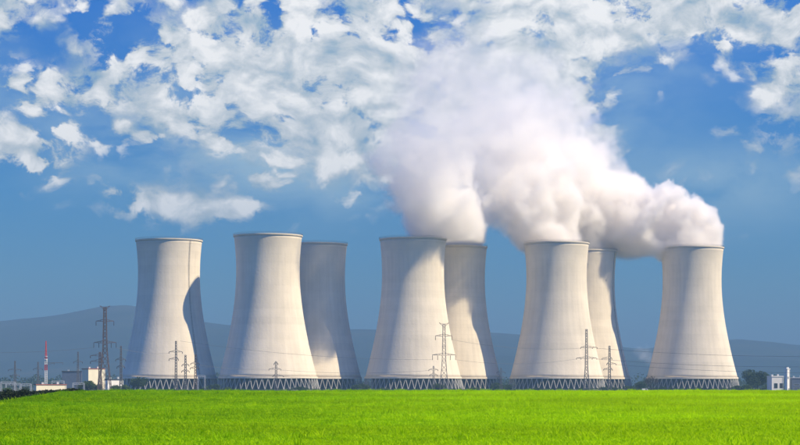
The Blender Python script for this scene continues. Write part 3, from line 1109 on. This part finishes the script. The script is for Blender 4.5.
# ------------------------------------------------------------------ grass
def grass():
    rs = np.random.RandomState(5)
    gm = bpy.data.materials.new('grass_blade')
    gm.use_nodes = True
    N = NT(gm.node_tree)
    p = N.n['Principled BSDF']
    g = N.new('ShaderNodeNewGeometry')
    oi = N.new('ShaderNodeObjectInfo')
    pos = g.outputs['Position']
    w = N.noise(pos, 0.10, 4, 0.6)
    tuft = N.noise(pos, 0.9, 4, 0.65)
    k = N.math('ADD', N.math('MULTIPLY', g.outputs['Random Per Island'], 0.35), N.math('MULTIPLY', tuft, 1.1))
    k = N.math('ADD', k, N.math('MULTIPLY', oi.outputs['Random'], 0.9))
    k = N.math('SUBTRACT', k, 0.2)
    row = N.noise(N.vmath('MULTIPLY', pos, (0.25, 1.0, 0.5)), 0.42, 5, 0.65)
    k = N.math('ADD', N.math('SUBTRACT', k, 0.56), N.math('MULTIPLY', row, 0.9))
    c = N.ramp(N.math('MULTIPLY', k, 0.6), [(0.16, (0.028, 0.130, 0.001)), (0.5, (0.135, 0.385, 0.001)), (0.82, (0.40, 0.60, 0.003))])
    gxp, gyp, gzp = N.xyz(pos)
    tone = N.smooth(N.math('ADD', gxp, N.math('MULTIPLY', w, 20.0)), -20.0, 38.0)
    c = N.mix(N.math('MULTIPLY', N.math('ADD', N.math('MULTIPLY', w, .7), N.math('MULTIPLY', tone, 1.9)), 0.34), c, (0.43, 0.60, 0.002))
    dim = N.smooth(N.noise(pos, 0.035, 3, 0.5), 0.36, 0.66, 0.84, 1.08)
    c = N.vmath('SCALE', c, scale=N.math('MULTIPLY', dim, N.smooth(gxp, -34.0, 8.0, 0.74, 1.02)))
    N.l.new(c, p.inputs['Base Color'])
    p.inputs['Roughness'].default_value = 0.6
    p.inputs['Specular IOR Level'].default_value = 0.08
    tr = N.new('ShaderNodeBsdfTranslucent')
    N.l.new(N.mix(1.0, c, (1.25, 1.35, .5), 'MULTIPLY'), tr.inputs['Color'])
    mx = N.new('ShaderNodeMixShader'); mx.inputs[0].default_value = 0.5
    N.l.new(p.outputs[0], mx.inputs[1]); N.l.new(tr.outputs[0], mx.inputs[2])
    N.l.new(mx.outputs[0], N.n['Material Output'].inputs[0])

    # field patch that carries the blades
    vs, fs = [], []
    ys = np.linspace(44, 222, 60)
    nx = 40
    for y in ys:
        hw = 0.235 * y + 6
        xs = np.linspace(-hw - 4, hw, nx)
        z = ground_z(xs, np.full(nx, y))
        vs += [(x, y, zz) for x, zz in zip(xs, z)]
    for j in range(len(ys) - 1):
        for i in range(nx - 1):
            a = j * nx + i
            fs.append((a, a + 1, a + nx + 1, a + nx))
    # tufts of blades
    tm = []
    for q in range(4):
        m = MB()
        for b in range(26):
            a = rs.rand() * 6.28; rr = math.sqrt(rs.rand()) * .21
            bx, by = rr * math.cos(a), rr * math.sin(a)
            h = (.04 + .07 * rs.rand()) * (1 if q < 3 else 2.6)
            la = rs.rand() * 6.28; ln = h * (.2 + .9 * rs.rand())
            lx, ly = math.cos(la) * ln, math.sin(la) * ln
            t = rs.rand() * 3.14
            wx, wy = math.cos(t) * .010, math.sin(t) * .010
            m.add([(bx - wx, by - wy, -.02), (bx + wx, by + wy, -.02), (bx + lx * .4 - wx * .8, by + ly * .4 - wy * .8, h * .6),
                   (bx + lx * .4 + wx * .8, by + ly * .4 + wy * .8, h * .6), (bx + lx, by + ly, h)],
                  [(0, 1, 3, 2), (2, 3, 4)])
        tm.append(m)
    # scatter: positions by rejection over the patch, all tufts joined through geometry nodes instancing
    me = bpy.data.meshes.new('grass')
    me.from_pydata(vs, [], fs)
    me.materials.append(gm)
    o = link('grass', me)
    tag(o, 'bright green young grass covering the whole foreground field', 'grass', kind='stuff')
    # tuft geometry lives in hidden mesh data of a helper tree: built inside the node group with mesh join
    ng = bpy.data.node_groups.new('grass_tufts', 'GeometryNodeTree')
    ng.interface.new_socket('Geometry', in_out='INPUT', socket_type='NodeSocketGeometry')
    ng.interface.new_socket('Geometry', in_out='OUTPUT', socket_type='NodeSocketGeometry')
    gi = ng.nodes.new('NodeGroupInput'); go = ng.nodes.new('NodeGroupOutput')
    # tufts are appended to the patch mesh under it as extra islands marked by attribute
    base = len(vs)
    allv = list(vs); allf = list(fs); mark = [0] * len(fs)
    for q, m in enumerate(tm):
        off = len(allv)
        allv += m.v
        allf += [tuple(off + i for i in f) for f in m.f]
        mark += [q + 1] * len(m.f)
    me.clear_geometry()
    me.from_pydata(allv, [], allf)
    at_ = me.attributes.new('tuft', 'INT', 'FACE')
    at_.data.foreach_set('value', mark)
    na = ng.nodes.new('GeometryNodeInputNamedAttribute'); na.data_type = 'INT'; na.inputs[0].default_value = 'tuft'

    def sep(val):
        cmp = ng.nodes.new('FunctionNodeCompare'); cmp.data_type = 'INT'; cmp.operation = 'EQUAL'
        ia = [s for s in cmp.inputs if s.type == 'INT']
        ng.links.new(na.outputs[0], ia[0]); ia[1].default_value = val
        s = ng.nodes.new('GeometryNodeSeparateGeometry'); s.domain = 'FACE'
        ng.links.new(gi.outputs[0], s.inputs[0]); ng.links.new(cmp.outputs[0], s.inputs[1])
        return s.outputs[0]
    patch = sep(0)
    join = ng.nodes.new('GeometryNodeJoinGeometry')
    for q in range(4):
        dp = ng.nodes.new('GeometryNodeDistributePointsOnFaces')
        dp.distribute_method = 'RANDOM'
        dp.inputs['Density'].default_value = 9.0 if q < 3 else 0.16
        dp.inputs['Seed'].default_value = 11 + q
        ng.links.new(patch, dp.inputs[0])
        ip = ng.nodes.new('GeometryNodeInstanceOnPoints')
        ng.links.new(dp.outputs[0], ip.inputs['Points'])
        ng.links.new(sep(q + 1), ip.inputs['Instance'])
        rv = ng.nodes.new('FunctionNodeRandomValue'); rv.data_type = 'FLOAT_VECTOR'
        rv.inputs[0].default_value = (-.1, -.1, 0); rv.inputs[1].default_value = (.1, .1, 6.28)
        rv.inputs['Seed'].default_value = 3 + q
        ng.links.new(rv.outputs[0], ip.inputs['Rotation'])
        rsx = ng.nodes.new('FunctionNodeRandomValue'); rsx.data_type = 'FLOAT'
        rsx.inputs[2].default_value = .7; rsx.inputs[3].default_value = 1.45
        rsx.inputs['Seed'].default_value = 40 + q
        ng.links.new(rsx.outputs[1], ip.inputs['Scale'])
        ng.links.new(ip.outputs[0], join.inputs[0])
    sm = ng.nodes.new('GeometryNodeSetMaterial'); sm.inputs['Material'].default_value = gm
    ng.links.new(join.outputs[0], sm.inputs[0])
    ng.links.new(sm.outputs[0], go.inputs[0])
    md = o.modifiers.new('tufts', 'NODES'); md.node_group = ng


grass()


# ------------------------------------------------------------------ steam
def perlin(P3, rs_seed):
    """gradient noise at points P3 (.., 3), about -1..1"""
    rs = np.random.RandomState(rs_seed)
    perm = rs.permutation(256)
    perm = np.concatenate([perm, perm, perm])
    gr = rs.normal(size=(256, 3)).astype(np.float32)
    gr /= np.linalg.norm(gr, axis=1)[:, None]
    i = np.floor(P3).astype(np.int32)
    f = (P3 - i).astype(np.float32)
    i &= 255
    u = f * f * f * (f * (f * 6 - 15) + 10)
    r = 0
    for dx in (0, 1):
        wx = u[..., 0] if dx else 1 - u[..., 0]
        for dy in (0, 1):
            wy = u[..., 1] if dy else 1 - u[..., 1]
            for dz in (0, 1):
                wz = u[..., 2] if dz else 1 - u[..., 2]
                h = perm[perm[perm[(i[..., 0] + dx) & 255] + ((i[..., 1] + dy) & 255)] + ((i[..., 2] + dz) & 255)]
                g = gr[h]
                r = r + wx * wy * wz * (g[..., 0] * (f[..., 0] - dx) + g[..., 1] * (f[..., 1] - dy) + g[..., 2] * (f[..., 2] - dz))
    return r * 1.5


def steam_material():
    m = bpy.data.materials.new('steam')
    m.use_nodes = True
    N = NT(m.node_tree)
    N.n.remove(N.n['Principled BSDF'])
    pv = N.new('ShaderNodeVolumePrincipled')
    pv.inputs['Color'].default_value = (0.984, 0.968, 0.954, 1)
    pv.inputs['Density'].default_value = 1.0
    pv.inputs['Anisotropy'].default_value = 0.15
    N.l.new(pv.outputs[0], N.n['Material Output'].inputs['Volume'])
    return m


M_steam = steam_material()


def plume(keys, label, seed, vox=1.8, sig=0.18, amp=0.9, fscale=36.0):
    """keys: px x, px y, radius in px, depth, density factor along the plume's axis"""
    pts = []
    for a, b in zip(keys[:-1], keys[1:]):
        n = 9
        for k in range(n):
            t = k / n
            pts.append([a[i] * (1 - t) + b[i] * t for i in range(5)])
    pts.append(list(keys[-1]))
    C = np.array([[*at(p[0], p[1], p[3])] for p in pts])
    Rr = np.array([p[2] / F * p[3] for p in pts])
    De = np.array([p[4] for p in pts])
    lo = (C - Rr[:, None] * 1.35).min(0)
    hi = (C + Rr[:, None] * 1.35).max(0)
    lo[2] = max(lo[2], C[0][2] - Rr[0] * .35)
    n3 = np.maximum(4, np.ceil((hi - lo) / vox).astype(int) + 1)
    hi = lo + (n3 - 1) * vox
    nx, ny, nz = n3
    gxs = lo[0] + np.arange(nx) * vox
    gys = lo[1] + np.arange(ny) * vox
    gzs = lo[2] + np.arange(nz) * vox
    Z, Y, X = np.meshgrid(gzs, gys, gxs, indexing='ij')
    G = np.stack([X, Y, Z], -1).astype(np.float32)
    # domain warp, then nearest-puff distance
    wx = perlin(G / 60.0 + 3.3, seed)
    wz = perlin(G / 60.0 + 17.7, seed + 1)
    wx2 = perlin(G / 24.0 + 5.3, seed + 2)
    wz2 = perlin(G / 24.0 + 27.7, seed + 3)
    grow = np.clip((Z - (127.0 if C[0][2] > 100 else C[0][2])) / 35.0, 0, 1)
    Xw = X + (wx * 16 + wx2 * 8) * grow
    Zw = Z + (wz * 16 + wz2 * 8) * grow
    f = np.full(X.shape, -9.0)
    dn = np.zeros(X.shape)
    for c, r, d in zip(C, Rr, De):
        q = 1 - np.sqrt((Xw - c[0]) ** 2 + (Y - c[1]) ** 2 + (Zw - c[2]) ** 2) / r
        s = q > f
        f[s] = q[s]; dn[s] = d
    # billows
    nz_ = np.zeros(X.shape); a = 1.0; s = fscale
    for o in range(5):
        v = perlin(G / s + 11.1 * o, seed + 5 + o)
        nz_ += a * ((1 - 2 * np.abs(v)) * .6 + v * .5 - .28)
        a *= .66; s *= .48
    sharp = np.clip(dn, .12, 1)
    e = f + nz_ * amp * (.55 + .55 * (1 - sharp)) * (0.2 + 0.8 * grow)
    e = e + 1.1 * np.minimum(0, f + .08)
    dens = np.clip(e / (.12 + .60 * (1 - sharp)), 0, 1)
    dens = dens * dens * (3 - 2 * dens)
    dens *= sig * (.012 + .988 * dn ** 2.6) * np.clip(.75 + .9 * nz_, .12, 1.6)
    # inside the throat of the tower only below the lip
    c0 = C[0]
    below = Z < TH - 0.5
    rad = np.sqrt((X - c0[0]) ** 2 + (Y - c0[1]) ** 2)
    spill = (Z > TH - 16) & (X < c0[0] - 24)
    if C[0][2] > 100:
        dens[below & (rad > 25.0) & (~spill)] = 0
    me = bpy.data.meshes.new('steam_plume')
    nv = int(nx * ny * nz)
    me.vertices.add(nv)
    org = Vector((float(c0[0]), float(c0[1]), float(lo[2])))
    me.vertices.foreach_set('co', (G.reshape(-1, 3) - np.array(org, np.float32)).ravel())
    av = me.attributes.new('d', 'FLOAT', 'POINT')
    av.data.foreach_set('value', dens.astype(np.float32).ravel())
    me.materials.append(M_steam)
    o = link('steam_plume', me, loc=org)
    tag(o, label, 'steam', 'steam plumes from the towers', 'stuff')
    ng = bpy.data.node_groups.new('steam_grid', 'GeometryNodeTree')
    ng.interface.new_socket('Geometry', in_out='INPUT', socket_type='NodeSocketGeometry')
    ng.interface.new_socket('Geometry', in_out='OUTPUT', socket_type='NodeSocketGeometry')
    L = ng.links
    gi = ng.nodes.new('NodeGroupInput'); go = ng.nodes.new('NodeGroupOutput')
    vc = ng.nodes.new('GeometryNodeVolumeCube')
    mn = Vector(lo) - org; mxv = Vector(hi) - org
    vc.inputs['Min'].default_value = mn; vc.inputs['Max'].default_value = mxv
    vc.inputs['Background'].default_value = 0.0
    for s, k in zip(('Resolution X', 'Resolution Y', 'Resolution Z'), (nx, ny, nz)):
        vc.inputs[s].default_value = int(k)
    po = ng.nodes.new('GeometryNodeInputPosition')
    sx = ng.nodes.new('ShaderNodeSeparateXYZ'); L.new(po.outputs[0], sx.inputs[0])

    def mth(op, a, b=None):
        n = ng.nodes.new('ShaderNodeMath'); n.operation = op
        for i, v in enumerate((a, b)):
            if v is None: continue
            if isinstance(v, bpy.types.NodeSocket): L.new(v, n.inputs[i])
            else: n.inputs[i].default_value = float(v)
        return n.outputs[0]
    ids = []
    for i, k in enumerate((nx, ny, nz)):
        q = mth('ROUND', mth('DIVIDE', mth('SUBTRACT', sx.outputs[i], mn[i]), vox))
        ids.append(mth('MINIMUM', mth('MAXIMUM', q, 0), int(k) - 1))
    idx = mth('ADD', ids[0], mth('MULTIPLY', mth('ADD', ids[1], mth('MULTIPLY', ids[2], int(ny))), int(nx)))
    fi = ng.nodes.new('FunctionNodeFloatToInt'); fi.rounding_mode = 'ROUND'; L.new(idx, fi.inputs[0])
    na = ng.nodes.new('GeometryNodeInputNamedAttribute'); na.data_type = 'FLOAT'; na.inputs[0].default_value = 'd'
    si = ng.nodes.new('GeometryNodeSampleIndex'); si.data_type = 'FLOAT'; si.domain = 'POINT'
    L.new(gi.outputs[0], si.inputs[0]); L.new(na.outputs[0], si.inputs[1]); L.new(fi.outputs[0], si.inputs['Index'])
    L.new(si.outputs[0], vc.inputs['Density'])
    sm = ng.nodes.new('GeometryNodeSetMaterial'); sm.inputs['Material'].default_value = M_steam
    L.new(vc.outputs[0], sm.inputs[0]); L.new(sm.outputs[0], go.inputs[0])
    md = o.modifiers.new('grid', 'NODES'); md.node_group = ng
    return o


plume([(692, 252, 31, 1736, 1), (687, 238, 31, 1738, 1), (655, 227, 34, 1746, 1), (625, 221, 39, 1758, .92), (595, 206, 45, 1768, .80), (565, 181, 51, 1776, .62), (540, 146, 54, 1782, .42)],
      'dense white steam blowing left from the rightmost tower', 10)
plume([(556.5, 252, 29, 1680, .95), (549, 232, 34, 1684, .95), (530, 202, 44, 1690, .85), (508, 165, 52, 1694, .66), (486, 128, 58, 1696, .46), (466, 88, 60, 1698, .26)],
      'wide steam column rising left from the front tower right of centre', 30)
plume([(586, 254, 28, 1752, .85), (576, 228, 34, 1750, .85), (561, 190, 46, 1745, .7), (542, 150, 54, 1740, .48), (525, 108, 58, 1735, .28)],
      'steam rising from the mostly hidden tower right of centre', 50)
plume([(455.5, 253, 28, 1702, .9), (453, 236, 33, 1676, .9), (444, 214, 41, 1634, .84), (434, 185, 46, 1606, .72), (430, 150, 50, 1597, .54), (436, 105, 54, 1590, .28)],
      'soft steam column above the shaded tower left of centre', 70)
plume([(650, 362, 7, 2350, .3), (646, 355, 9, 2350, .3), (640, 351, 7, 2350, .2)],
      'small pinkish puff of low steam far off in the gap left of the rightmost tower', 90, vox=2.5, sig=.35, fscale=16)


# ------------------------------------------------------------------ haze
def haze():
    m = bpy.data.materials.new('haze')
    m.use_nodes = True
    N = NT(m.node_tree)
    N.n.remove(N.n['Principled BSDF'])
    pv = N.new('ShaderNodeVolumePrincipled')
    pv.inputs['Color'].default_value = (0.185, 0.33, 0.49, 1)
    pv.inputs['Density'].default_value = 0.00018
    pv.inputs['Anisotropy'].default_value = 0.0
    N.l.new(pv.outputs[0], N.n['Material Output'].inputs['Volume'])
    b = MB()
    b.box(-45000, 45000, -5000, 65000, -12, 400)
    o = b.build('haze', m)
    tag(o, 'pale blue haze hanging over the plain and the hills', 'haze', kind='stuff')


haze()
